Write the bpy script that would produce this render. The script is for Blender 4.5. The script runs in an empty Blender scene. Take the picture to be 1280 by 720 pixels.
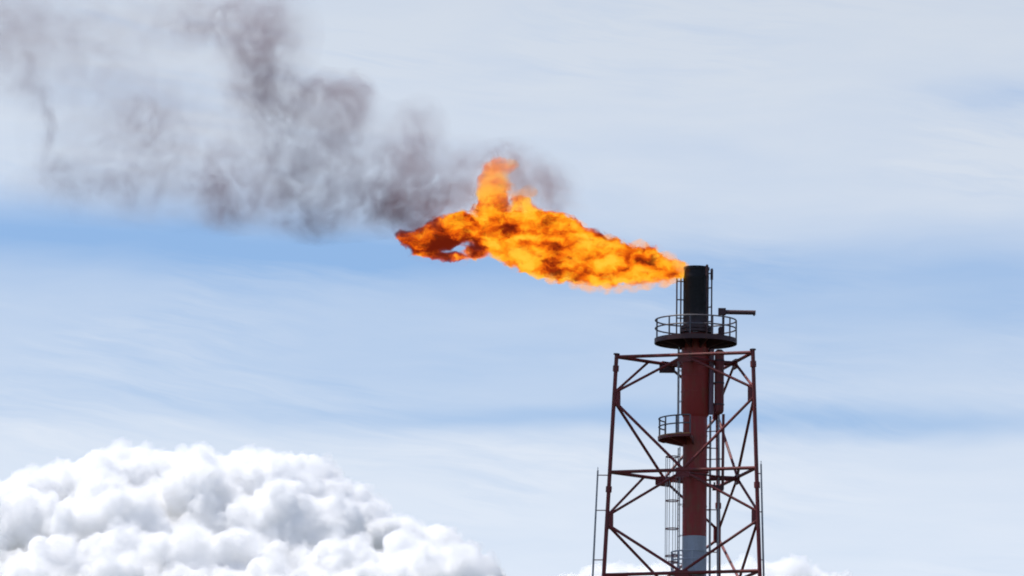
import bpy, bmesh, math, random
import numpy as np
from mathutils import Vector, Matrix, noise as mnoise
from math import radians as R, sin, cos, pi

S = bpy.context.scene
COL = S.collection

# ------------------------------------------------------------------ camera
# A long lens about 530 m from the flare: F is its focal length in 1280-wide pixels.
F = 12298.0
CAM = Vector((0.0, -530.0, 1.7))
PITCH, YAW, ROLL = R(8.66), R(1.084), R(0.55)
cam_d = bpy.data.cameras.new('camera')
cam = bpy.data.objects.new('camera', cam_d); COL.objects.link(cam)
cam_d.sensor_width = 36.0; cam_d.lens = 36.0 * F / 1280.0
cam_d.clip_start = 1.0; cam_d.clip_end = 120000.0
MROT = Matrix.Rotation(YAW, 4, 'Z') @ Matrix.Rotation(pi/2 + PITCH, 4, 'X') @ Matrix.Rotation(ROLL, 4, 'Z')
cam.matrix_world = Matrix.Translation(CAM) @ MROT
S.camera = cam

# ------------------------------------------------------------------ sun, sky, exposure
SUN_EL, SUN_AZ = R(68), R(-75)          # azimuth clockwise from +Y (the viewing direction)
EXPOSURE = 0.15
SKY_STRENGTH = 0.10
sun_d = bpy.data.lights.new('sun', 'SUN'); sun = bpy.data.objects.new('sun', sun_d); COL.objects.link(sun)
sun_d.energy = 3.9; sun_d.angle = R(0.5); sun_d.color = (1.0, 0.95, 0.88)
sdir = Vector((sin(SUN_AZ)*cos(SUN_EL), cos(SUN_AZ)*cos(SUN_EL), sin(SUN_EL)))
sun.rotation_euler = sdir.to_track_quat('Z', 'Y').to_euler()
sun.location = (0, 0, 300)

class NT:
    """small helper for writing node trees"""
    def __init__(s, tree): s.t = tree; s.n = tree.nodes; s.l = tree.links
    def new(s, typ, **kw):
        nd = s.n.new(typ)
        for k, v in kw.items(): setattr(nd, k, v)
        return nd
    def put(s, nd, i, v):
        if v is None: return
        if isinstance(v, bpy.types.NodeSocket): s.l.new(v, nd.inputs[i])
        else: nd.inputs[i].default_value = v
    def m(s, op, a, b=None, c=None, clamp=False):
        nd = s.new('ShaderNodeMath', operation=op, use_clamp=clamp)
        s.put(nd, 0, a); s.put(nd, 1, b); s.put(nd, 2, c)
        return nd.outputs[0]
    def v(s, op, a, b=None, c=None):
        nd = s.new('ShaderNodeVectorMath', operation=op)
        s.put(nd, 0, a); s.put(nd, 1, b); s.put(nd, 2, c)
        return nd.outputs['Value'] if op in ('DOT_PRODUCT', 'LENGTH', 'DISTANCE') else nd.outputs[0]
    def noise(s, vec, scale, detail=3.0, rough=0.55, dist=0.0, out='Fac'):
        nd = s.new('ShaderNodeTexNoise')
        s.put(nd, 'Vector', vec); s.put(nd, 'Scale', scale); s.put(nd, 'Detail', detail)
        s.put(nd, 'Roughness', rough); s.put(nd, 'Distortion', dist)
        return nd.outputs[out]
    def ramp(s, fac, stops, interp='LINEAR'):
        nd = s.new('ShaderNodeValToRGB'); nd.color_ramp.interpolation = interp
        e = nd.color_ramp.elements
        while len(e) < len(stops): e.new(0.5)
        for q, (p, c) in zip(e, stops):
            q.position = p; q.color = (*c, 1) if len(c) == 3 else c
        s.put(nd, 0, fac)
        return nd.outputs[0]
    def mix(s, fac, a, b, blend='MIX'):
        nd = s.new('ShaderNodeMix', data_type='RGBA', blend_type=blend)
        s.put(nd, 0, fac); s.put(nd, 6, a); s.put(nd, 7, b)
        return nd.outputs[2]
    def rng(s, v, a, b, c, d, smooth=False):
        nd = s.new('ShaderNodeMapRange', interpolation_type='SMOOTHSTEP' if smooth else 'LINEAR')
        for i, q in enumerate((v, a, b, c, d)): s.put(nd, i, q)
        return nd.outputs[0]

W = bpy.data.worlds.new('World'); S.world = W; W.use_nodes = True
W.node_tree.nodes.clear()
w = NT(W.node_tree)
sky = w.new('ShaderNodeTexSky', sky_type='NISHITA', sun_disc=False)
sky.sun_elevation = SUN_EL; sky.sun_rotation = SUN_AZ
sky.altitude = 0; sky.air_density = 1.0; sky.dust_density = 0.6; sky.ozone_density = 1.5
tc = w.new('ShaderNodeTexCoord')
sep = w.new('ShaderNodeSeparateXYZ'); w.l.new(tc.outputs['Generated'], sep.inputs[0])
az = w.m('ARCTAN2', sep.outputs[0], sep.outputs[1])       # clockwise from +Y
el = w.m('ARCSINE', sep.outputs[2])
def az_of(px): return -YAW + (px - 640) / F / cos(PITCH)
def el_of(py): return PITCH + (360 - py) / F
# thin cirrus veil over the whole sky: clear blue lanes between layers of white
comb = w.new('ShaderNodeCombineXYZ'); w.l.new(az, comb.inputs[0]); w.l.new(el, comb.inputs[1])
warp = w.noise(w.v('MULTIPLY', comb.outputs[0], (22, 60, 1)), 1.0, 4, 0.55, 0, 'Color')
wv = w.v('MULTIPLY', w.v('SUBTRACT', warp, (0.5, 0.5, 0.5)), (0.02, 0.0065, 0))
cw = w.v('ADD', comb.outputs[0], wv)
lanes = [  # px, py, half width, half height, how blue
    (60, 302, 480, 46, 0.66), (520, 325, 260, 36, 0.42), (1010, 335, 300, 50, 0.42), (1290, 350, 150, 60, 0.30),
    (640, 410, 1500, 120, 0.36), (200, 330, 700, 110, 0.20), (700, 470, 1200, 50, 0.14), (240, 515, 520, 22, 0.22), (1060, 525, 330, 18, 0.60), (620, 520, 250, 16, 0.25),
    (1270, 120, 130, 22, 0.34), (940, 180, 260, 40, 0.05), (150, 130, 120, 40, 0.10), (1160, 400, 300, 22, 0.14)]
blue = None
for px, py, hx, hy, k in lanes:
    q = w.v('MULTIPLY_ADD', cw, (F/hx, F/hy, 0), (-az_of(px)*F/hx, -el_of(py)*F/hy, 0))
    g = w.m('POWER', math.exp(-1), w.v('DOT_PRODUCT', q, q))
    blue = w.m('MULTIPLY_ADD', g, k, 0.0 if blue is None else blue)
fine = w.noise(w.v('MULTIPLY', cw, (9, 75, 1)), 1.0, 5, 0.6)
fine2 = w.noise(w.v('MULTIPLY', cw, (60, 300, 1)), 1.0, 5, 0.6)
blue = w.m('ADD', blue, w.m('MULTIPLY_ADD', fine, 0.30, -0.11))
blue = w.m('ADD', blue, w.m('MULTIPLY_ADD', fine2, 0.24, -0.12))
# combed fibres, slightly aslant
rot = w.new('ShaderNodeVectorRotate', rotation_type='Z_AXIS'); w.l.new(cw, rot.inputs[0]); rot.inputs['Angle'].default_value = R(9)
fib = w.noise(w.v('MULTIPLY', rot.outputs[0], (55, 620, 1)), 1.0, 6, 0.66, 0.4)
gate = w.rng(w.noise(w.v('MULTIPLY', cw, (28, 70, 1)), 1.0, 2), 0.42, 0.62, 0.0, 1.0, True)
blue = w.m('ADD', blue, w.m('MULTIPLY', gate, w.m('MULTIPLY_ADD', fib, 0.7, -0.36)), clamp=True)
# away from the low sky the veil breaks up and more blue shows
broad = w.noise(w.v('MULTIPLY', tc.outputs['Generated'], (1.6, 1.6, 4.0)), 1.0, 5, 0.55)
broad = w.rng(broad, 0.36, 0.66, 1.0, 0.45, True)
far_off = w.rng(el, 0.19, 0.40, 0.0, 1.0, True)
side = w.rng(w.m('ABSOLUTE', az), 0.07, 0.5, 0.0, 1.0, True)
blue = w.mix(w.m('MAXIMUM', far_off, side), blue, broad)
skyc = w.v('MULTIPLY', sky.outputs[0], (0.84, 0.96, 1.18))
lum = w.v('DOT_PRODUCT', sky.outputs[0], (0.25, 0.60, 0.15))
cv = w.new('ShaderNodeCombineXYZ')
for i, k in enumerate((1.41, 1.56, 1.79)): w.l.new(w.m('MULTIPLY', lum, k), cv.inputs[i])
skymix = w.mix(blue, cv.outputs[0], skyc)
bg = w.new('ShaderNodeBackground'); w.l.new(skymix, bg.inputs[0]); bg.inputs[1].default_value = SKY_STRENGTH
wo = w.new('ShaderNodeOutputWorld'); w.l.new(bg.outputs[0], wo.inputs[0])

S.view_settings.view_transform = 'Standard'; S.view_settings.look = 'None'
S.view_settings.exposure = EXPOSURE; S.view_settings.gamma = 1.0; S.view_settings.use_curve_mapping = False
S.render.engine = 'CYCLES'
cy = S.cycles
cy.use_denoising = True
cy.volume_bounces = 60; cy.max_bounces = 64; cy.diffuse_bounces = 3; cy.transparent_max_bounces = 24
cy.use_adaptive_sampling = True; cy.adaptive_threshold = 0.03; cy.adaptive_min_samples = 16
cy.volume_max_steps = 512
cy.pixel_filter_type = 'BLACKMAN_HARRIS'; cy.filter_width = 1.9

# ------------------------------------------------------------------ helpers
def at(px, py, Y=0.0):
    """the point on the vertical plane Y that the lens shows at photograph pixel (px, py)"""
    d = MROT.to_3x3() @ Vector((px - 640, 360 - py, -F))
    return CAM + d * ((Y - CAM.y) / d.y)
PX = 1 / 23.0                                     # metres per photograph pixel at the flare
def zat(py, px=868.5): return at(px, py).z
def xat(px, py): return at(px, py).x

def tag(o, label=None, cat=None, group=None, kind=None):
    for k, v in (('label', label), ('category', cat), ('group', group), ('kind', kind)):
        if v: o[k] = v
    return o
def thing(name, loc, label, cat, group=None):
    o = bpy.data.objects.new(name, None); COL.objects.link(o); o.location = loc
    o.empty_display_size = 0.5
    return tag(o, label, cat, group)
def root_loc(o):
    p = Vector((0, 0, 0))
    while o is not None: p += Vector(o.location); o = o.parent
    return p
class MB:
    """collects shapes given in world coordinates; build() links them as one mesh object"""
    def __init__(s): s.v = []; s.f = []; s.smooth = []
    def add(s, verts, faces, smooth=False):
        b = len(s.v); s.v += [Vector(p) for p in verts]
        for f in faces: s.f.append([i + b for i in f]); s.smooth.append(smooth)
        return s
    def box(s, c, size, ax=None):
        c = Vector(c); X, Y, Z = ax or (Vector((1,0,0)), Vector((0,1,0)), Vector((0,0,1)))
        hx, hy, hz = (q/2 for q in size)
        vs = [c + X*sx*hx + Y*sy*hy + Z*sz*hz for sx in (-1,1) for sy in (-1,1) for sz in (-1,1)]
        return s.add(vs, [(0,1,3,2),(4,6,7,5),(0,4,5,1),(2,3,7,6),(0,2,6,4),(1,5,7,3)])
    def tube(s, pts, r, n=8, closed=False, caps=True, r2=None):
        pts = [Vector(p) for p in pts]; m = len(pts); rings = []
        up = None
        for i, p in enumerate(pts):
            if closed: t = pts[(i+1) % m] - pts[i-1]
            else: t = pts[min(i+1, m-1)] - pts[max(i-1, 0)]
            t.normalize()
            a = Vector((0,0,1)) if abs(t.z) < .9 else Vector((0,1,0))
            u = t.cross(a).normalized(); q = t.cross(u)
            rr = r if r2 is None else r + (r2 - r) * i / (m - 1)
            rings.append([p + (u*cos(2*pi*k/n) + q*sin(2*pi*k/n))*rr for k in range(n)])
        fs = []
        for i in range(m if closed else m - 1):
            j = (i + 1) % m
            for k in range(n): fs.append((i*n+k, i*n+(k+1)%n, j*n+(k+1)%n, j*n+k))
        b0 = len(s.v)
        s.add([p for g in rings for p in g], fs, n > 5)
        if caps and not closed:
            s.f.append([b0+k for k in range(n)][::-1]); s.smooth.append(False)
            s.f.append([b0+(m-1)*n+k for k in range(n)]); s.smooth.append(False)
        return s
    def lathe(s, prof, c=(0,0), n=40, a0=0.0, a1=2*pi):
        """prof: closed or open list of (r, z) turned about the vertical axis at c"""
        full = abs(a1 - a0 - 2*pi) < 1e-6; m = n if full else n + 1
        vs = [(c[0]+r*cos(a0+(a1-a0)*k/n), c[1]+r*sin(a0+(a1-a0)*k/n), z) for r, z in prof for k in range(m)]
        fs = []
        for i in range(len(prof)-1):
            for k in range(n if full else n):
                k2 = (k+1) % m if full else k+1
                fs.append((i*m+k, i*m+k2, (i+1)*m+k2, (i+1)*m+k))
        s.add(vs, fs, True)
        if not full:
            L = len(prof)
            s.add([vs[i*m] for i in range(L)], [list(range(L))[::-1]]); s.add([vs[i*m+m-1] for i in range(L)], [list(range(L))])
        return s
    def build(s, name, mat, parent=None):
        o0 = root_loc(parent) if parent is not None else Vector((0,0,0))
        me = bpy.data.meshes.new(name)
        me.from_pydata([tuple(p - o0) for p in s.v], [], s.f)
        me.polygons.foreach_set('use_smooth', s.smooth)
        me.validate(); 
        bm = bmesh.new(); bm.from_mesh(me); bmesh.ops.recalc_face_normals(bm, faces=bm.faces); bm.to_mesh(me); bm.free()
        try: me.set_sharp_from_angle(angle=R(35))
        except Exception: pass
        o = bpy.data.objects.new(name, me); COL.objects.link(o)
        if mat: me.materials.append(mat)
        if parent is not None: o.parent = parent
        return o
def again(src, parent, loc):
    """a copy of one piece, sharing its mesh, moved by loc"""
    c = src.copy(); COL.objects.link(c); c.parent = parent; c.location = loc
    return c

# ------------------------------------------------------------------ materials
def mat_new(name):
    m = bpy.data.materials.new(name); m.use_nodes = True; m.node_tree.nodes.clear()
    return m, NT(m.node_tree)
def paint(name, base, worn, rough=0.55, metal=0.0, streak=0.5, soot=None):
    """painted or bare steel: vertical rust streaks, blotches and fine relief"""
    m, t = mat_new(name)
    g = t.new('ShaderNodeNewGeometry')
    P = g.outputs['Position']
    st = t.noise(t.v('MULTIPLY', P, (3.2, 3.2, 0.35)), 1.0, 5, 0.6)
    bl = t.noise(P, 1.1, 5, 0.62)
    fine = t.noise(P, 9.0, 4, 0.6)
    f = t.m('ADD', t.m('MULTIPLY', st, 0.55), t.m('MULTIPLY', bl, 0.45))
    f = t.rng(f, 0.46, 0.66, 0.0, streak, True)
    c = t.mix(f, (*base, 1), (*worn, 1))
    c = t.mix(0.18, c, t.ramp(fine, [(0.3, (0.25,0.25,0.25)), (0.7, (1,1,1))]), 'MULTIPLY')
    if soot:                                      # soot baked on by the flame, patchy at its lower edge
        z0, z1 = soot
        sp = t.new('ShaderNodeSeparateXYZ'); t.l.new(P, sp.inputs[0])
        zz = t.m('ADD', sp.outputs[2], t.m('MULTIPLY_ADD', t.noise(P, 2.2, 4, 0.6), 1.1, -0.55))
        c = t.mix(t.rng(zz, z0, z1, 0.0, 0.96, True), c, (0.006, 0.005, 0.006, 1))
    bs = t.new('ShaderNodeBsdfPrincipled')
    t.l.new(c, bs.inputs['Base Color'])
    bs.inputs['Metallic'].default_value = metal
    t.l.new(t.rng(fine, 0.2, 0.8, rough-0.1, rough+0.2), bs.inputs['Roughness'])
    bu = t.new('ShaderNodeBump'); bu.inputs['Strength'].default_value = 0.25; bu.inputs['Distance'].default_value = 0.02
    t.l.new(fine, bu.inputs['Height']); t.l.new(bu.outputs[0], bs.inputs['Normal'])
    o = t.new('ShaderNodeOutputMaterial'); t.l.new(bs.outputs[0], o.inputs[0])
    return m
M_RED = paint('red_paint', (0.21, 0.026, 0.026), (0.12, 0.045, 0.028), 0.55, streak=0.8)
M_SHELL = paint('red_riser_paint', (0.37, 0.030, 0.024), (0.26, 0.085, 0.04), 0.5, streak=0.75, soot=(zat(440), zat(398)))
M_WHITE = paint('white_paint', (0.48, 0.50, 0.56), (0.30, 0.28, 0.28), 0.5, streak=0.4)
M_TIP = paint('heat_blackened_steel', (0.075, 0.055, 0.06), (0.10, 0.045, 0.04), 0.6, 0.2, soot=(zat(408), zat(386)))
M_GALV = paint('galvanised_steel', (0.42, 0.41, 0.42), (0.30, 0.24, 0.20), 0.45, 0.3)
M_RAIL = paint('grey_rail_paint', (0.13, 0.12, 0.14), (0.12, 0.07, 0.05), 0.5)
M_DARK = paint('dark_oxide_steel', (0.075, 0.032, 0.036), (0.13, 0.045, 0.03), 0.55, 0.1)
M_YEL = paint('yellow_safety_paint', (0.42, 0.16, 0.05), (0.25, 0.10, 0.04), 0.5)
M_MAUVE = paint('faded_mauve_paint', (0.24, 0.13, 0.17), (0.17, 0.06, 0.05), 0.5)
M_CONC = paint('concrete', (0.32, 0.31, 0.29), (0.22, 0.20, 0.18), 0.8)

# ------------------------------------------------------------------ the ground (below the frame)
m, t = mat_new('dry_ground')
g = t.new('ShaderNodeNewGeometry')
c = t.ramp(t.noise(g.outputs['Position'], 0.06, 8, 0.6), [(0.35, (0.022, 0.032, 0.014)), (0.55, (0.035, 0.042, 0.020)), (0.7, (0.06, 0.055, 0.035))])
bs = t.new('ShaderNodeBsdfPrincipled'); t.l.new(c, bs.inputs['Base Color']); bs.inputs['Roughness'].default_value = 0.95
o = t.new('ShaderNodeOutputMaterial'); t.l.new(bs.outputs[0], o.inputs[0])
mb = MB()
rr = [0, 40, 200, 800, 3000, 12000, 60000]; n = 48
vs = [(0,0,0)] + [(r*cos(2*pi*k/n), r*sin(2*pi*k/n), 0) for r in rr[1:] for k in range(n)]
fs = [(0, 1+k, 1+(k+1)%n) for k in range(n)]
for i in range(len(rr)-2):
    for k in range(n): fs.append((1+i*n+k, 1+(i+1)*n+k, 1+(i+1)*n+(k+1)%n, 1+i*n+(k+1)%n))
mb.add(vs, fs); tag(mb.build('ground', m), kind='structure')

# ------------------------------------------------------------------ lattice tower
Z1, Z2, Z3 = zat(450.5), zat(594.5), zat(723)
def ratio(z): return 1.0 + (Z2 - z) * (1.06 - 0.931) / (Z1 - Z3)
OFF = {'L': Vector((-106, -27.2))*PX, 'R': Vector((76.5, -78.2))*PX, 'T': Vector((29.5, 105.4))*PX}
def corner(k, z):
    p = OFF[k]*ratio(z); return Vector((p.x, p.y, z))
def face_pt(a, b, u, z): return corner(a, z).lerp(corner(b, z), u)
tower = thing('lattice_tower', (0,0,0), 'three-legged red steel lattice tower standing round the flare stack', 'lattice tower')
FACES = [('L','R'), ('L','T'), ('T','R')]
def stick(name, a, b, r, mat=M_RED, parent=tower, n=8): return MB().tube([a, b], r, n).build(name, mat, parent)
for k in 'LRT':
    leg = MB().tube([corner(k, 0.25), corner(k, Z1 + 0.12)], 0.125, 12, r2=0.11).build('leg', M_RED, tower)
    for py in (465, 616):                                  # bolted collars where leg lengths meet
        z = zat(py) - (0.0 if k != 'T' else 0.1)
        a = corner(k, z-0.16); b = corner(k, z+0.16)
        MB().tube([a, b], 0.165, 12).build('leg_collar', M_RED, leg)
    MB().tube([corner(k, Z1+0.12), corner(k, Z1+0.19)], 0.17, 12).build('cap_plate', M_DARK, leg)
    MB().box(corner(k, 0.15) , (1.2, 1.2, 0.3)).build('footing', M_CONC, leg)
def plate(p, n1, w_, h_, th=0.06):
    """gusset plate in the plane of a face"""
    n1 = Vector((n1.x, n1.y, 0)).normalized(); z = Vector((0,0,1)); x = z.cross(n1)
    return MB().box(p, (w_, th, h_), (x, n1, z)).build('gusset_plate', M_RED, tower)
def out_of(a, b):
    d = OFF[b] - OFF[a]; nn = Vector((d.y, -d.x, 0)); mid = (OFF[a]+OFF[b])/2
    return nn.normalized() * (1 if nn.x*mid.x + nn.y*mid.y > 0 else -1)
rings = [Z1, Z2, Z3]; knots = [zat(501), zat(655)]
step = [11.0, 12.0, 12.5, 13.0]
z = Z3
for h in step:
    knots.append(z - h*0.42); z -= h; rings.append(z)
knots.append(rings[-1]*0.5)
for i, z in enumerate(rings):
    for a, b in FACES:
        stick('horizontal_brace', corner(a, z), corner(b, z), 0.095)
        if i < 3:
            nrm = out_of(a, b)
            for u in (0.5,):
                plate(face_pt(a, b, u, z) - Vector((0,0,0.12)), nrm, 0.74, 0.52, 0.12)
for i, zk in enumerate(knots):
    zu = rings[i]; zd = rings[i+1] if i+1 < len(rings) else 0.3
    for k in 'LRT':
        for a, b in FACES:
            if k not in (a, b): continue
            o_ = b if k == a else a
            P0 = corner(k, zk)
            if i < 2:
                stick('diagonal_brace', P0 + Vector((0,0,0.25)), face_pt(k, o_, 0.5 if (k, o_) != ('L','T') else 0.31, zu) - Vector((0,0,0.05)), 0.075)
                stick('diagonal_brace', P0 - Vector((0,0,0.2)), face_pt(k, o_, 0.5, zd) + Vector((0,0,0.05)), 0.08)
                d = (OFF[o_]-OFF[k]).normalized(); nrm = out_of(a, b)
                plate(P0 + Vector((d.x, d.y, 0))*0.17, nrm, 0.36, 0.90, 0.09)
            else:
                stick('diagonal_brace', P0, face_pt(k, o_, 0.5, zu), 0.08, n=6)
                stick('diagonal_brace', P0, face_pt(k, o_, 0.5, zd), 0.08, n=6)
# guide frames that steady the stack at each ring: an arm from every face to the collar on the riser
RS = 15.2*PX
for i, z in enumerate(rings[:3]):
    for a, b in FACES:
        p = face_pt(a, b, 0.5, z) - Vector((0,0,0.08)); d = Vector((p.x, p.y, 0)).normalized()
        q = d*(RS+0.16) + Vector((0,0,z-0.08))
        x = (p-q).normalized(); y = Vector((0,0,1)).cross(x)
        MB().box((p+q)/2, ((p-q).length, 0.22, 0.24), (x, y, Vector((0,0,1)))).build('guide_arm', M_RED, tower)
        # inner triangle between the middles of the faces
    mids = [face_pt(a, b, 0.5, z) - Vector((0,0,0.1)) for a, b in FACES]
    for j in range(3): stick('plan_brace', mids[j], mids[(j+1)%3], 0.055)
# the dark splice boxes that hang under the middle of the left rear face
for py, cx in ((461, 834), (601, 829)):
    p = at(cx, py, 1.4)
    MB().box(p, (0.86, 0.34, 0.42)).build('splice_box', M_DARK if py < 500 else M_RED, tower)

# ------------------------------------------------------------------ flare stack
stack = thing('flare_stack', (0,0,0), 'tall red and white flare stack with a soot-blackened tip', 'flare stack')
def ring_prof(r0, r1, z0, z1): return [(r0, z0), (r1, z0), (r1, z1), (r0, z1), (r0, z0)]
zt = zat(334); zp = zat(430)
RT = 16.0*PX
tip = MB().lathe([(RT-0.05, zt-1.2), (RT-0.05, zt), (RT, zt), (RT, zat(345)), (RT+0.012, zat(346)), (RT+0.012, zat(349)), (RT, zat(350)),
                  (RT, zat(410)), (RT-0.05, zat(410)), (RT-0.05, zt-1.2)]).build('flare_tip', M_TIP, stack)
MB().lathe(ring_prof(RT-0.02, RT+0.035, zt-0.16, zt-0.02)).build('tip_rim', M_TIP, tip)
for z0, z1, rr_ in ((408.5, 411.5, 19.5), (412.5, 416, 20.0)):
    MB().lathe(ring_prof(RS-0.1, rr_*PX, zat(z1), zat(z0))).build('flange', M_TIP, stack)
for k in range(14):                                              # flange bolts
    a = 2*pi*k/14
    MB().tube([(cos(a)*0.8, sin(a)*0.8, zat(417.5)), (cos(a)*0.8, sin(a)*0.8, zat(407.5))], 0.028, 6).build('bolt', M_DARK, stack)
MB().lathe([(RS-0.03, zat(417)), (RS+0.02, zat(417)), (17.8*PX, zat(440)), (17.8*PX, zat(518)), (RS, zat(522)), (RS-0.03, zat(522)), (RS-0.03, zat(417))]).build('reducer_sleeve', M_SHELL, stack)
zz = [zat(522), zat(671)]
while zz[-1] > 0.6: zz.append(max(0.5, zz[-1] - 9.0))
for i in range(len(zz)-1):
    MB().lathe([(RS-0.03, zz[i+1]+0.002), (RS, zz[i+1]+0.002), (RS, zz[i]-0.002), (RS-0.03, zz[i]-0.002), (RS-0.03, zz[i+1]+0.002)]).build(
        'riser_section', M_SHELL if i % 2 == 0 else M_WHITE, stack)
for py in (470, 490, 545, 588, 633, 690):                        # weld and stiffener rings, guide collars
    big = py in (588,)
    rbase = 17.8*PX if py < 515 else RS
    MB().lathe(ring_prof(rbase-0.02, rbase+(0.10 if big else 0.02), zat(py)-(0.14 if big else 0.03), zat(py)+(0.14 if big else 0.03)), n=40).build('stiffener_ring', M_SHELL if py < 671 else M_WHITE, stack)
MB().lathe(ring_prof(0.0, 1.2, 0.0, 0.5)).build('base_plinth', M_CONC, stack)

def arc(r, z, a0, a1, n): return [(r*cos(a0+(a1-a0)*k/n), r*sin(a0+(a1-a0)*k/n), z) for k in range(n+1)]
def platform(name, zb, r_in, r_out, a0, a1, h, posts, mat_deck, mat_rail, toe=None, full=False, rim=0.17):
    """a round steel access platform: deck, rim, brackets under it, posts and two rails"""
    n = 48 if full else 24
    deck = MB().lathe(ring_prof(r_in, r_out-0.03, zb+rim-0.05, zb+rim-0.01), n=n, a0=a0, a1=a1).build(name, mat_deck, stack)
    MB().lathe(ring_prof(r_out-0.03, r_out, zb, zb+rim), n=n, a0=a0, a1=a1).build('rim_channel', mat_deck, deck)
    if toe: MB().lathe(ring_prof(r_out, r_out+0.012, zb+rim-0.04, zb+rim+0.03), n=n, a0=a0, a1=a1).build('toe_board', toe, deck)
    nb = max(3, int(round((a1-a0)/(pi/5))))
    for k in range(nb + (0 if full else 1)):
        a = a0 + (a1-a0)*k/nb; d = Vector((cos(a), sin(a), 0)); y = Vector((-sin(a), cos(a), 0))
        p0 = d*(r_in+0.01) + Vector((0,0,zb+rim-0.05)); p1 = d*(r_out-0.04) + Vector((0,0,zb+rim-0.05)); p2 = d*(r_out-0.04)+Vector((0,0,zb+0.02)); p3 = d*(r_in+0.01)+Vector((0,0,zb-0.30))
        th = y*0.04
        MB().add([p0-th,p1-th,p2-th,p3-th,p0+th,p1+th,p2+th,p3+th], [(0,1,2,3),(7,6,5,4),(0,4,5,1),(1,5,6,2),(2,6,7,3),(3,7,4,0)]).build('bracket', mat_deck, deck)
    for k in range(posts + (0 if full else 1)):
        a = a0 + (a1-a0)*k/posts; p = Vector((cos(a)*(r_out-0.05), sin(a)*(r_out-0.05), zb+rim))
        MB().tube([p, p+Vector((0,0,h))], 0.042, 6).build('rail_post', mat_rail, deck)
    for q in (1.0, 0.56):
        mbr = MB()
        pts = arc(r_out-0.05, zb+rim+h*q, a0, a1, n)
        if full: mbr.tube(pts[:-1], 0.042, 6, closed=True)
        else: mbr.tube(pts, 0.042, 6)
        mbr.build('guard_rail', mat_rail, deck)
    return deck
platform('platform', zp, RS+0.06, 51.8*PX, 0.0, 2*pi, 27.5*PX-0.17, 11, M_DARK, M_RAIL, full=True, rim=0.26)
platform('platform', zat(551), RS+0.03, 46.5*PX, R(146), R(262), 27*PX-0.17, 5, M_RED, M_RAIL, toe=M_YEL)
platform('platform', zat(719), RS+0.03, 30*PX, R(120), R(300), 1.05, 5, M_WHITE, M_WHITE)

# ------------------------------------------------------------------ ladders
def ladder(label, x, y, z0, z1, ang, cage=None):
    """two rails and rungs facing the direction ang (away from the riser); cage: heights of its hoops"""
    t_ = thing('ladder', (x, y, z0), label, 'ladder', 'ladders on the flare stack')
    d = Vector((cos(ang), sin(ang), 0)); s_ = Vector((-sin(ang), cos(ang), 0)); c0 = Vector((x, y, 0))
    for q in (-1, 1):
        p = c0 + s_*0.22*q
        MB().tube([p+Vector((0,0,z0)), p+Vector((0,0,z1))], 0.03, 6).build('rail', M_GALV, t_)
    rg = MB().tube([c0-s_*0.22+Vector((0,0,z0+0.15)), c0+s_*0.22+Vector((0,0,z0+0.15))], 0.014, 5).build('rung', M_GALV, t_)
    k = 1
    while z0 + 0.15 + 0.3*k < z1 - 0.05:
        again(rg, t_, (0, 0, 0.3*k)); k += 1
    for k in range(int((z1-z0)/1.7)+1):
        for q in (-1, 1):
            p = c0 + s_*0.22*q + Vector((0,0,z0+0.3+1.7*k))
            if p.z < z1: MB().tube([p, p - d*0.20], 0.02, 5).build('standoff', M_GALV, t_)
    if cage:
        rc = 0.36; c1 = c0 + d*rc
        for zc in cage:
            pts = [c1 + (d*cos(a) + s_*sin(a))*rc + Vector((0,0,zc)) for a in np.linspace(-pi*0.86, pi*0.86, 17)]
            MB().tube(pts, 0.032, 5).build('cage_hoop', M_RED, t_)
        for a in (-pi*0.6, -pi*0.3, 0, pi*0.3, pi*0.6):
            p = c1 + (d*cos(a) + s_*sin(a))*(rc+0.01)
            MB().tube([p+Vector((0,0,min(cage))), p+Vector((0,0,max(cage)))], 0.02, 5).build('cage_bar', M_GALV, t_)
    return t_
la = R(192)
ladder('caged ladder on the left of the riser below the half-round platform', cos(la)*(RS+0.22), sin(la)*(RS+0.22), zat(716), zat(560), la, [zat(q) for q in (704, 696, 662, 627, 600, 572)])
la = R(188)
ladder('plain ladder up the red riser between the two upper platforms', cos(la)*(RS+0.27), sin(la)*(RS+0.27), zat(548), zat(432), la)

# ------------------------------------------------------------------ pilot burners beside the tip
def pilot(label, px, Y, p0, p1, stays, twin=True):
    x = xat(px, (p0+p1)/2)
    t_ = thing('pilot_burner', (x, Y, zat(p1)), label, 'pilot burner', 'pilot burners around the flare tip')
    for q in ((-0.11, 0.11) if twin else (0.0,)):
        MB().tube([(x+q, Y, zat(p1)), (x+q, Y, zat(p0) - (0.5 if q < 0 else 0))], 0.042, 8).build('pipe', M_DARK, t_)
    MB().tube([(x+(0.11 if twin else 0), Y, zat(p0+14)), (x+(0.11 if twin else 0), Y, zat(p0+1))], 0.075, 8).build('nozzle', M_DARK, t_)
    for py in stays:
        e = RT-0.02 if px > 869 else -RT+0.02
        MB().tube([(x-0.13 if px < 869 else x, Y, zat(py)), (e, 0, zat(py))], 0.035, 6).build('bracket', M_DARK, t_)
pilot('twin-pipe pilot burner at the flame side of the tip', 848.5, -0.1, 334, 420, (352, 375, 398))
pilot('single-pipe pilot burner on the side of the tip away from the flame', 889.5, -0.15, 336, 420, (342, 360, 384, 402), False)
pilot('short pilot burner standing at the near side of the tip rim', 883.5, -0.72, 333, 420, (345, 380), False)

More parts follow.
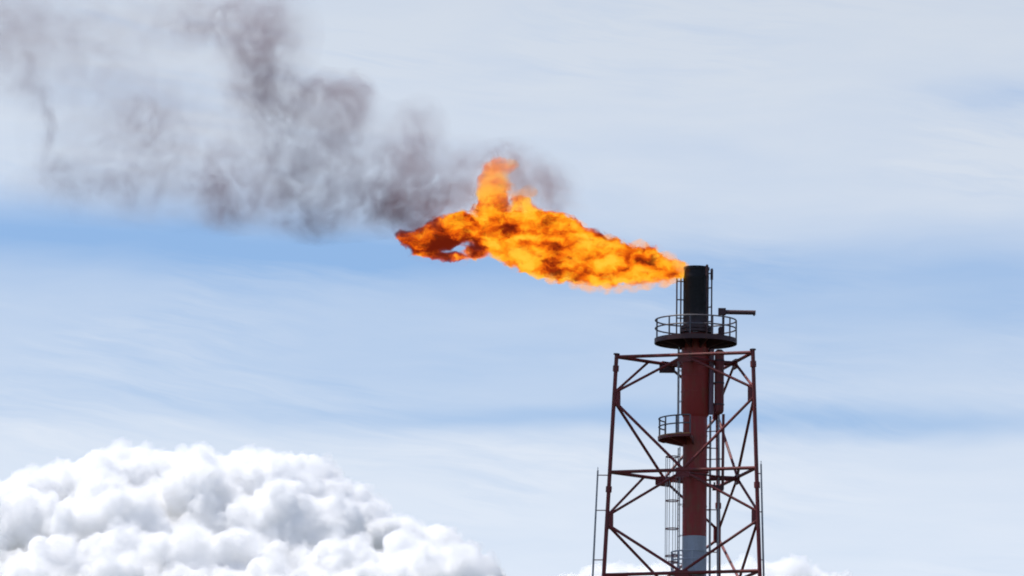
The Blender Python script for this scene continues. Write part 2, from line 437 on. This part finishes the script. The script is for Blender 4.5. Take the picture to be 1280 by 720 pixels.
# ------------------------------------------------------------------ davit on the upper platform
dx, dy = xat(904, 410), -0.35
dav = thing('davit', (dx, dy, zp+0.26), 'small dark davit with a level arm on the upper platform', 'davit')
MB().tube([(dx, dy, zp+0.26), (dx, dy, zat(390))], 0.07, 10).build('post', M_DARK, dav)
jib = MB().tube([(xat(900, 391), dy, zat(391)), (xat(944.5, 391), dy, zat(391.5))], 0.125, 10).build('arm', M_DARK, dav)
MB().box((xat(902.5, 390), dy, zat(390.5)), (0.42, 0.30, 0.36)).build('swivel_head', M_DARK, dav)
MB().tube([(xat(942.5, 392), dy, zat(391)), (xat(942.5, 392), dy, zat(395.5))], 0.05, 8).build('sheave', M_DARK, jib)
MB().tube([(xat(901, 414), dy-0.2, zat(413)), (xat(901, 414), dy+0.2, zat(413))], 0.15, 12).build('winch_drum', M_DARK, dav)
MB().box((xat(901, 416), dy, zat(417.5)), (0.30, 0.34, 0.16)).build('winch_base', M_DARK, dav)

# ------------------------------------------------------------------ pipework up the right side
ves = thing('seal_vessel', (xat(899, 480), -0.45, zat(519)), 'slim dark red vessel with a rounded lower end beside the riser', 'vessel')
vx, vy, vr = xat(899, 480), -0.45, 5.9*PX
MB().lathe([(0.0, zat(519.5)), (vr*0.55, zat(518.8)), (vr*0.9, zat(516.8)), (vr, zat(514)), (vr, zat(441)), (vr*0.6, zat(438.5)), (0.0, zat(438))], (vx, vy), 20).build('shell', M_RED, ves)
for py in (452, 480, 507):
    MB().lathe(ring_prof(vr-0.02, vr+0.025, zat(py)-0.04, zat(py)+0.04), (vx, vy), 20).build('band', M_DARK, ves)
    MB().box(((vx+RS*0.8)/2, vy*0.6, zat(py)), (vx-RS*0.8, 0.10, 0.12)).build('bracket', M_RED, ves)
def pipe(label, px0, py0, px1, py1, Y, r, mat, ties=(), to=None):
    a = Vector((xat(px0, py0), Y, zat(py0))); b = Vector((xat(px1, py1), Y, zat(py1) if py1 < 900 else 0.0))
    t_ = thing('pipe', b, label, 'pipe', 'service pipes beside the flare stack')
    MB().tube([a, b], r, 8).build('run', mat, t_)
    for py in ties:
        p = a.lerp(b, (py-py0)/(py1-py0))
        q = Vector((RS*0.86, Y*0.4, p.z))
        MB().tube([p, q], 0.03, 5).build('clamp', M_RED, t_)
    return t_
pipe('mauve pipe squeezed between the riser and the slim vessel', 889.7, 437, 888.7, 519, -0.30, 3.2*PX, M_MAUVE, (455, 500))
pipe('dark red pipe running on down below the vessel', 904.2, 519, 903.2, 613, -0.50, 1.8*PX, M_RED, (540, 575))
pipe('grey pipe next to the dark red pipe', 898.5, 519, 897.0, 760, 0.1, 1.3*PX, M_GALV, (560, 637, 690))
pipe('thin grey pipe closest to the riser below the vessel', 888.0, 519, 886.8, 760, 0.3, 1.4*PX, M_GALV, (558, 637, 690))
MB_el = thing('valve', (xat(897, 610), -0.2, zat(616)), 'dark valve box at the end of the dark red pipe', 'valve')
MB().box((xat(897.5, 611), -0.45, zat(611)), (0.62, 0.34, 0.26)).build('body', M_DARK, MB_el)
MB().tube([(xat(893, 607), -0.45, zat(609)), (xat(893, 607), -0.45, zat(604))], 0.05, 8).build('stem', M_DARK, MB_el)

# ------------------------------------------------------------------ lightning rods clamped to the front legs
def rod(label, k, px0, py0, px1, py1, ties):
    Y = OFF[k].y
    a = at(px0, py0, Y); b = at(px1, py1, Y)
    t_ = thing('lightning_rod', b, label, 'lightning rod', 'lightning rods clamped to the tower legs')
    MB().tube([b, b.lerp(a, 0.6), a], 0.058, 8, r2=0.045).build('mast', M_GALV, t_)
    MB().tube([a, a+Vector((0,0,0.18))], 0.02, 6).build('point', M_GALV, t_)
    for py in ties:
        u = (py-py0)/(py1-py0); p = a.lerp(b, u)
        MB().tube([p, corner(k, p.z)], 0.03, 6).build('clamp', M_RED, t_)
rod('thin grey rod clamped outside the left tower leg', 'L', 747.3, 588, 739, 760, (594, 638, 700))
rod('thin grey rod clamped outside the right tower leg', 'R', 951.3, 580, 955.5, 760, (592, 640, 700))

# ------------------------------------------------------------------ bodies of flame, smoke and cloud
def ico(sub):
    bm = bmesh.new(); bmesh.ops.create_icosphere(bm, subdivisions=sub, radius=1.0)
    v = np.array([p.co[:] for p in bm.verts]); f = [[q.index for q in p.verts] for p in bm.faces]; bm.free()
    return v, f
ICO = ico(2)
def merged(name, blobs, voxel, smooth_it=2):
    """one closed skin over many overlapping ellipsoids (x, y, z, rx, ry, rz)"""
    V, Fs, b = [], [], 0
    for x, y, z, rx, ry, rz in blobs:
        V.append(ICO[0]*np.array((rx, ry, rz)) + np.array((x, y, z))); Fs += [[i+b for i in q] for q in ICO[1]]; b += len(ICO[0])
    V = np.concatenate(V)
    me = bpy.data.meshes.new(name); me.from_pydata(V.tolist(), [], Fs)
    o = bpy.data.objects.new(name, me); COL.objects.link(o)
    md = o.modifiers.new('skin', 'REMESH'); md.mode = 'VOXEL'; md.voxel_size = voxel
    if smooth_it:
        ms = o.modifiers.new('smooth', 'SMOOTH'); ms.iterations = smooth_it; ms.factor = 0.5
    dg = bpy.context.evaluated_depsgraph_get(); dg.update()
    me2 = bpy.data.meshes.new_from_object(o.evaluated_get(dg))
    o.modifiers.clear(); o.data = me2; bpy.data.meshes.remove(me); me2.name = name
    return o
def roughen(o, layers, stretch=(1,1,1)):
    """push the skin in and out along its normals with layers of (size, height) noise"""
    me = o.data; n = len(me.vertices)
    co = np.empty(n*3); me.vertices.foreach_get('co', co); co = co.reshape(-1, 3)
    no = np.empty(n*3); me.vertex_normals.foreach_get('vector', no); no = no.reshape(-1, 3)
    d = np.zeros(n); st = np.array(stretch)
    for size, hgt, kind in layers:
        q = co*st/size
        if kind == 'n': d += hgt*np.array([mnoise.noise(p) for p in q])
        else: d += hgt*np.array([0.5-abs(mnoise.noise(p)) for p in q])*1.4
    co = co + no*d[:, None]
    me.vertices.foreach_set('co', co.ravel()); me.update()
    me.polygons.foreach_set('use_smooth', [True]*len(me.polygons))
def put_down(o, base):
    """origin at the thing's base"""
    base = Vector(base); o.data.transform(Matrix.Translation(-base)); o.location = base

rnd = random.Random(7)
# ---- flame: a gas jet blown away from the tip, curling at its end, with a tongue licking up
fl = [(852,340,13,7,1),(828,337,21,12.5,1),(798,332,27,18.5,1),(762,328,31,24,1),(724,320,33,26.5,1),(686,309,33,30,1),(652,302,29,28,1),(622,294,25,20,1),
      (594,287,21,15,1),(566,283,19,17,1.1),(547,292,15,15,1.1),(524,301,17,12,1.1),(506,294,9,8,1),(530,314,15,8,1.1),(551,321,14,6,1.0),(574,322,13,5,1.0),
      (593,316,11,6,1.0),(613,264,17,17,1),(616,240,15,17,.95),(619,219,16,15,.95),(606,226,11,14,.7),(636,206,19,9,.95),(660,270,14,13,1),(654,252,10,12,.8),(680,282,20,14,.8),
      (702,283,17,12,.8),(741,299,14,9,.45),(815,315,11,8,.7),(560,300,10,10,.8),(700,338,30,10,.5),(760,345,30,9,.5)]
blobs, ff = [], []
for px, py, hx, hy, k in fl:
    q = at(px, py, rnd.uniform(-.3,.3)); hd = (hx*hy)**.5*0.5 + hy*0.5
    a, b, c = hx*PX, hd*PX, hy*PX
    ff.append((q, a, b, c, k)); g_ = 4.5*PX
    blobs.append((q.x, q.y, q.z, a*1.28+g_, b*1.28+g_, c*1.28+g_))
flame = merged('flame', blobs, 0.10, 3)
roughen(flame, [(0.6, 0.10, 'n'), (0.25, 0.05, 'n')])
put_down(flame, at(858, 340))
tag(flame, 'ragged orange flame blown sideways from the flare tip', 'flame')
m, t = mat_new('burning_gas')
g = t.new('ShaderNodeNewGeometry'); P = g.outputs['Position']
wz = t.v('MULTIPLY', t.v('SUBTRACT', t.noise(P, 1.1, 3, 0.6, 0, 'Color'), (0.5,0.5,0.5)), (1.3, 1.0, 0.8))
Q = t.v('ADD', P, wz)
acc = None
for q, a, b, c, k in ff:
    e = t.v('MULTIPLY_ADD', Q, (1/a, 1/b, 1/c), (-q.x/a, -q.y/b, -q.z/c))
    acc = t.m('MULTIPLY_ADD', t.m('POWER', math.exp(-0.8), t.v('DOT_PRODUCT', e, e)), k, 0.0 if acc is None else acc)
Qs = t.v('MULTIPLY', Q, (0.62, 1.0, 1.0))                                # eddies drawn out along the wind
tear = t.noise(Qs, 1.7, 5, 0.62)
body = t.m('ADD', t.m('MINIMUM', acc, 1.15), t.m('MULTIPLY_ADD', tear, 1.5, -1.22))
big_ = t.noise(Qs, 1.15, 1, 0.5)
med = t.noise(Qs, 3.1, 5, 0.66, 0.6)
h = t.m('ADD', t.m('MULTIPLY', big_, 1.35), t.m('MULTIPLY', med, 0.95))
h = t.m('SUBTRACT', h, 0.54)
sx = t.new('ShaderNodeSeparateXYZ'); t.l.new(P, sx.inputs[0])
cool = t.rng(sx.outputs[0], at(510, 300).x, at(635, 300).x, -0.23, 0.0, True)     # burns out towards the curl
h = t.m('ADD', h, cool)
heat = t.ramp(h, [(0.30, (0.13, 0.010, 0.003)), (0.41, (0.36, 0.030, 0.003)), (0.51, (0.80, 0.115, 0.004)), (0.60, (0.97, 0.235, 0.007)), (0.69, (1.0, 0.40, 0.012)), (0.84, (1.0, 0.54, 0.04))])
up = t.rng(sx.outputs[2], zat(272), zat(222), 0.0, 1.0, True)                       # the tongue thins and pales as it rises
heat = t.mix(t.m('MULTIPLY', up, 0.35), heat, (0.95, 0.36, 0.14, 1))
thin = t.m('MULTIPLY_ADD', up, -0.76, 1.0)
dens = t.m('MULTIPLY', t.rng(body, 0.0, 0.34, 0.0, 9.0, True), thin)
ve = t.new('ShaderNodeEmission'); t.l.new(heat, ve.inputs[0]); t.l.new(dens, ve.inputs[1])
va = t.new('ShaderNodeVolumeAbsorption'); va.inputs[0].default_value = (0,0,0,1); t.l.new(dens, va.inputs[1])
ad = t.new('ShaderNodeAddShader'); t.l.new(ve.outputs[0], ad.inputs[0]); t.l.new(va.outputs[0], ad.inputs[1])
em = t.new('ShaderNodeEmission'); t.l.new(heat, em.inputs[0])
tr = t.new('ShaderNodeBsdfTransparent'); mx = t.new('ShaderNodeMixShader')
t.l.new(t.rng(body, -0.1, 0.3, 0.01, 0.5, True), mx.inputs[0]); t.l.new(tr.outputs[0], mx.inputs[1]); t.l.new(em.outputs[0], mx.inputs[2])
o = t.new('ShaderNodeOutputMaterial'); t.l.new(mx.outputs[0], o.inputs['Surface']); t.l.new(ad.outputs[0], o.inputs['Volume'])
m.cycles.volume_step_rate = 0.08
flame.data.materials.append(m)
# thin half-burnt gas hanging along the lower edge and the crest
blobs = []
for px, py, r in [(706,350,6),(722,356,7),(738,360,7),(756,360,8),(774,361,7),(792,358,8),(810,356,7),(828,353,7),(843,349,6),(852,343,6),(690,349,6),
                  (640,246,9),(632,236,9),(646,262,8),(660,240,8),(720,284,9),(760,300,8),(800,308,8),(835,322,8),(600,262,9),(850,332,7)]:
    q = at(px, py, rnd.uniform(-.4,.4)); s_ = r*PX
    blobs.append((q.x, q.y, q.z, s_*1.7, s_*1.2, s_))
fringe = merged('flame_fringe', blobs, 0.1, 2)
roughen(fringe, [(0.6, 0.14, 'n'), (0.25, 0.08, 'r')])
fringe.data.transform(Matrix.Translation(-flame.location)); fringe.parent = flame
m, t = mat_new('thin_flame')
g = t.new('ShaderNodeNewGeometry')
dn = t.rng(t.noise(g.outputs['Position'], 1.6, 4, 0.6), 0.38, 0.62, 0.0, 1.7, True)
ve = t.new('ShaderNodeEmission'); ve.inputs[0].default_value = (1.0, 0.46, 0.16, 1); t.l.new(dn, ve.inputs[1])
va = t.new('ShaderNodeVolumeAbsorption'); va.inputs[0].default_value = (0,0,0,1); t.l.new(dn, va.inputs[1])
ad = t.new('ShaderNodeAddShader'); t.l.new(ve.outputs[0], ad.inputs[0]); t.l.new(va.outputs[0], ad.inputs[1])
em = t.new('ShaderNodeEmission'); em.inputs[0].default_value = (1.0, 0.46, 0.16, 1)
tr = t.new('ShaderNodeBsdfTransparent'); mx = t.new('ShaderNodeMixShader'); mx.inputs[0].default_value = 0.008
t.l.new(tr.outputs[0], mx.inputs[1]); t.l.new(em.outputs[0], mx.inputs[2])
o = t.new('ShaderNodeOutputMaterial'); t.l.new(mx.outputs[0], o.inputs['Surface']); t.l.new(ad.outputs[0], o.inputs['Volume'])
m.cycles.volume_step_rate = 0.14
fringe.data.materials.append(m)

# ---- smoke: soot shed by the flame, drifting up and away
sm = [(330,45,44,46,1.0,0.5),(262,26,62,28,.6,-.6),(318,98,24,36,1.0,0.2),(350,140,42,26,.65,-.4),(402,113,42,17,.9,.3),(420,165,27,30,1.0,-.2),
      (445,132,18,28,.55,.5),(350,205,48,27,.55,0),(268,228,16,27,.8,.4),(288,262,30,19,1.0,-.3),(345,243,42,17,.75,.2),(386,276,36,17,.75,-.4),
      (440,260,50,25,.55,.3),(492,250,34,24,1.0,-.1),(512,200,30,32,1.0,.2),(526,160,22,26,.4,.5),(510,262,36,24,1.05,-.3),(533,272,24,16,.8,.1),(548,240,28,24,.8,.1),
      (80,55,110,58,.36,.8),(5,35,60,52,.40,-.5),(165,165,85,58,.28,.2),(188,140,42,40,.30,-.6),(190,238,110,28,.28,.5),(105,232,60,18,.25,0),
      (588,208,26,24,.7,.3),(612,188,32,9,.55,0),(686,234,26,22,.75,.2),(655,222,24,24,.7,-.2),(575,250,26,20,.75,0),(700,262,22,10,.45,.1),
      (40,95,13,32,.30,.2),(57,150,7,38,.42,.2),(74,205,16,18,.35,.2),(430,215,60,40,.3,0),(285,190,150,60,.16,.3),(400,210,100,55,.2,-.4),(640,205,30,20,.3,-.3)]
env, field = [], []
for px, py, hx, hy, k, dz in sm:
    hd = min(hx, hy)*0.55 + 12
    q = at(px, py, dz*2.0)
    a, b, c = hx*PX, hd*PX*1.2, hy*PX
    field.append((q, a, b, c, k)); env.append((q.x, q.y, q.z, a*1.85, b*1.85, c*1.85))
smoke = merged('smoke_plume', env, 0.28, 4)
sb = at(600, 290); put_down(smoke, sb)
tag(smoke, 'dark grey smoke plume drifting away from the top of the flame', 'smoke')
m, t = mat_new('soot_smoke')
g = t.new('ShaderNodeNewGeometry'); P = g.outputs['Position']
w1 = t.v('MULTIPLY', t.v('SUBTRACT', t.noise(P, 0.40, 2, 0.6, 0, 'Color'), (0.5,0.5,0.5)), (2.4, 2.4, 2.4))
Q = t.v('ADD', P, w1)
acc = None
for q, a, b, c, k in field:
    e = t.v('MULTIPLY_ADD', Q, (1/a, 1/b, 1/c), (-q.x/a, -q.y/b, -q.z/c))
    gq = t.m('POWER', math.exp(-0.95), t.v('DOT_PRODUCT', e, e))
    acc = t.m('MULTIPLY_ADD', gq, k/(b*1.1), 0.0 if acc is None else acc)
puff = t.noise(Q, 0.95, 6, 0.70)
puff = t.rng(puff, 0.36, 0.66, 0.12, 1.9, True)
dens = t.m('MULTIPLY', t.m('MULTIPLY', acc, puff), 0.62)
pv = t.new('ShaderNodeVolumePrincipled'); pv.inputs['Color'].default_value = (0.50, 0.41, 0.45, 1)
pv.inputs['Anisotropy'].default_value = 0.3
t.l.new(dens, pv.inputs['Density'])
df = t.new('ShaderNodeBsdfDiffuse'); df.inputs[0].default_value = (0.2, 0.18, 0.19, 1)
tr = t.new('ShaderNodeBsdfTransparent'); mx = t.new('ShaderNodeMixShader'); mx.inputs[0].default_value = 0.004
t.l.new(tr.outputs[0], mx.inputs[1]); t.l.new(df.outputs[0], mx.inputs[2])
o = t.new('ShaderNodeOutputMaterial'); t.l.new(mx.outputs[0], o.inputs['Surface']); t.l.new(pv.outputs[0], o.inputs['Volume'])
m.cycles.volume_step_rate = 0.15
smoke.data.materials.append(m)

# ---- cumulus far behind, built from ever smaller billows
YC = 8000.0
CPX = (at(641, 650, YC) - at(640, 650, YC)).length
m, t = mat_new('cloud_droplets')
vsn = t.new('ShaderNodeVolumeScatter'); vsn.inputs['Color'].default_value = (1.0, 1.0, 1.0, 1)
vsn.inputs['Density'].default_value = 1/(7.0*CPX); vsn.inputs['Anisotropy'].default_value = 0.0
df = t.new('ShaderNodeBsdfDiffuse'); df.inputs[0].default_value = (0.9, 0.9, 0.9, 1)
tl = t.new('ShaderNodeBsdfTranslucent'); tl.inputs[0].default_value = (0.9, 0.9, 0.9, 1)
md_ = t.new('ShaderNodeMixShader'); md_.inputs[0].default_value = 0.4; t.l.new(df.outputs[0], md_.inputs[1]); t.l.new(tl.outputs[0], md_.inputs[2])
tr = t.new('ShaderNodeBsdfTransparent'); mx = t.new('ShaderNodeMixShader'); mx.inputs[0].default_value = 0.05
t.l.new(tr.outputs[0], mx.inputs[1]); t.l.new(md_.outputs[0], mx.inputs[2])
o = t.new('ShaderNodeOutputMaterial'); t.l.new(mx.outputs[0], o.inputs['Surface']); t.l.new(vsn.outputs[0], o.inputs['Volume'])
M_CLOUD = m
def mist(name, mfp):
    m, t = mat_new(name)
    vs_ = t.new('ShaderNodeVolumeScatter'); vs_.inputs['Color'].default_value = (1, 1, 1, 1)
    vs_.inputs['Density'].default_value = 1/(mfp*CPX); vs_.inputs['Anisotropy'].default_value = 0.0
    df = t.new('ShaderNodeBsdfDiffuse'); df.inputs[0].default_value = (0.9, 0.9, 0.9, 1)
    tr = t.new('ShaderNodeBsdfTransparent'); mx = t.new('ShaderNodeMixShader'); mx.inputs[0].default_value = 0.004
    t.l.new(tr.outputs[0], mx.inputs[1]); t.l.new(df.outputs[0], mx.inputs[2])
    o = t.new('ShaderNodeOutputMaterial'); t.l.new(mx.outputs[0], o.inputs['Surface']); t.l.new(vs_.outputs[0], o.inputs['Volume'])
    return m
M_MIST, M_THIN = mist('cloud_mist', 22.0), mist('thin_cloud', 15.0)
def cumulus(label, edge, base_py, seed, rbig, Y, mat=None, lift=0, heads=()):
    mat = mat or M_CLOUD; edge = [(x, y + lift) for x, y in edge]
    """edge: the skyline of the heap as (px, py); billows of three sizes under and in front of it"""
    rn = random.Random(seed)
    xs = [p[0] for p in edge]; ys = [p[1] for p in edge]
    sky_y = lambda x: float(np.interp(x, xs, ys))
    out = []
    def addb(px, py, dep, r):
        q = at(px, py, Y + dep*CPX); out.append((q.x, q.y, q.z, r*CPX, r*CPX, r*CPX*0.95))
    L1 = []
    x = xs[0]
    while x < xs[-1]:
        top = sky_y(x); r = min(rbig*rn.uniform(.75, 1.1), max(8, (base_py-top)*0.55))
        # keep the ball under the skyline on both of its sides
        cy_ = max(sky_y(x+q*r) + math.sqrt(max(0, 1-q*q))*r for q in (-.9,-.6,-.3,0,.3,.6,.9))
        L1.append((x, cy_, rn.uniform(-.3,.3)*rbig - (cy_-r-min(ys))*0.5, r)); x += r*rn.uniform(.55,.85)
    for py0 in np.arange(min(ys)+rbig*1.5, base_py, rbig*0.9):
        for x in np.arange(xs[0], xs[-1], rbig*0.95):
            if py0 - sky_y(x) > rbig*1.1: L1.append((x+rn.uniform(-.3,.3)*rbig, py0+rn.uniform(-.3,.3)*rbig, -(py0-min(ys))*1.5 - rn.uniform(-.3,.35)*rbig, rbig*rn.uniform(.45,1.15)))
    L1 += [(x, y + r, -0.3*rbig, r) for x, y, r in heads]
    for px, py, dep, r in L1:
        addb(px, py, dep, r)
        for k in range(11):
            u = Vector((rn.gauss(0,1), -abs(rn.gauss(0,1))*0.9, rn.gauss(0,1)+.35)).normalized()
            r2 = r*rn.uniform(.26,.46); c2 = (px+u.x*r*.86, py-u.z*r*.86, dep+u.y*r*.86)
            if c2[1] - r2 < sky_y(c2[0]) - 5: continue
            addb(*c2, r2)
            for j in range(5):
                u2 = Vector((rn.gauss(0,1), -abs(rn.gauss(0,1))*.7, rn.gauss(0,1)+.3)).normalized()
                r3 = r2*rn.uniform(.28,.5); c3 = (c2[0]+u2.x*r2*.85, c2[1]-u2.z*r2*.85, c2[2]+u2.y*r2*.85)
                if c3[1] - r3 < sky_y(c3[0]) - 7: continue
                addb(*c3, r3)
    o = merged('cumulus_cloud', out, 1.8*CPX, 2)
    roughen(o, [(34*CPX, 9*CPX, 'n'), (15*CPX, 5*CPX, 'n'), (7.5*CPX, 3.5*CPX, 'n'), (4*CPX, 2.0*CPX, 'n')])
    base = at((xs[0]+xs[-1])/2, base_py, Y); put_down(o, base)
    o.data.materials.append(mat)
    # the ragged thinner edge round the heap
    e = merged('ragged_edge', [(x, y, z, a+4*CPX, b+4*CPX, c+3.5*CPX) for x, y, z, a, b, c in out], 2.0*CPX, 2)
    roughen(e, [(26*CPX, 9*CPX, 'n'), (11*CPX, 8*CPX, 'n'), (5*CPX, 5*CPX, 'n')])
    e.data.transform(Matrix.Translation(-base)); e.parent = o
    e.data.materials.append(M_MIST)
    return tag(o, label, 'cloud', 'cumulus clouds low behind the flare')
cumulus('big heaped white cumulus with several rounded heads', [(-190,640),(-120,600),(-60,612),(0,606),(30,592),(75,578),(110,576),(132,566),(150,557),(175,559),(205,571),(240,562),(275,570),(310,562),(340,572),(395,570),(415,590),(430,600),(462,620),(500,650),(545,662),(590,680),(605,695),(622,728)], 780, 3, 46, YC, heads=[(150,556,20),(176,560,16),(240,561,19),(308,560,18),(330,566,16),(392,569,22),(75,577,18),(30,592,18),(462,620,15),(545,662,15)])
cumulus('low white cloud bank rising just behind the lattice tower', [(660,738),(700,718),(735,707),(780,707),(835,702),(890,703),(935,698),(960,694),(982,694),(1000,701),(1030,710),(1062,722),(1090,738)], 800, 5, 34, YC*1.15, M_THIN, 4)
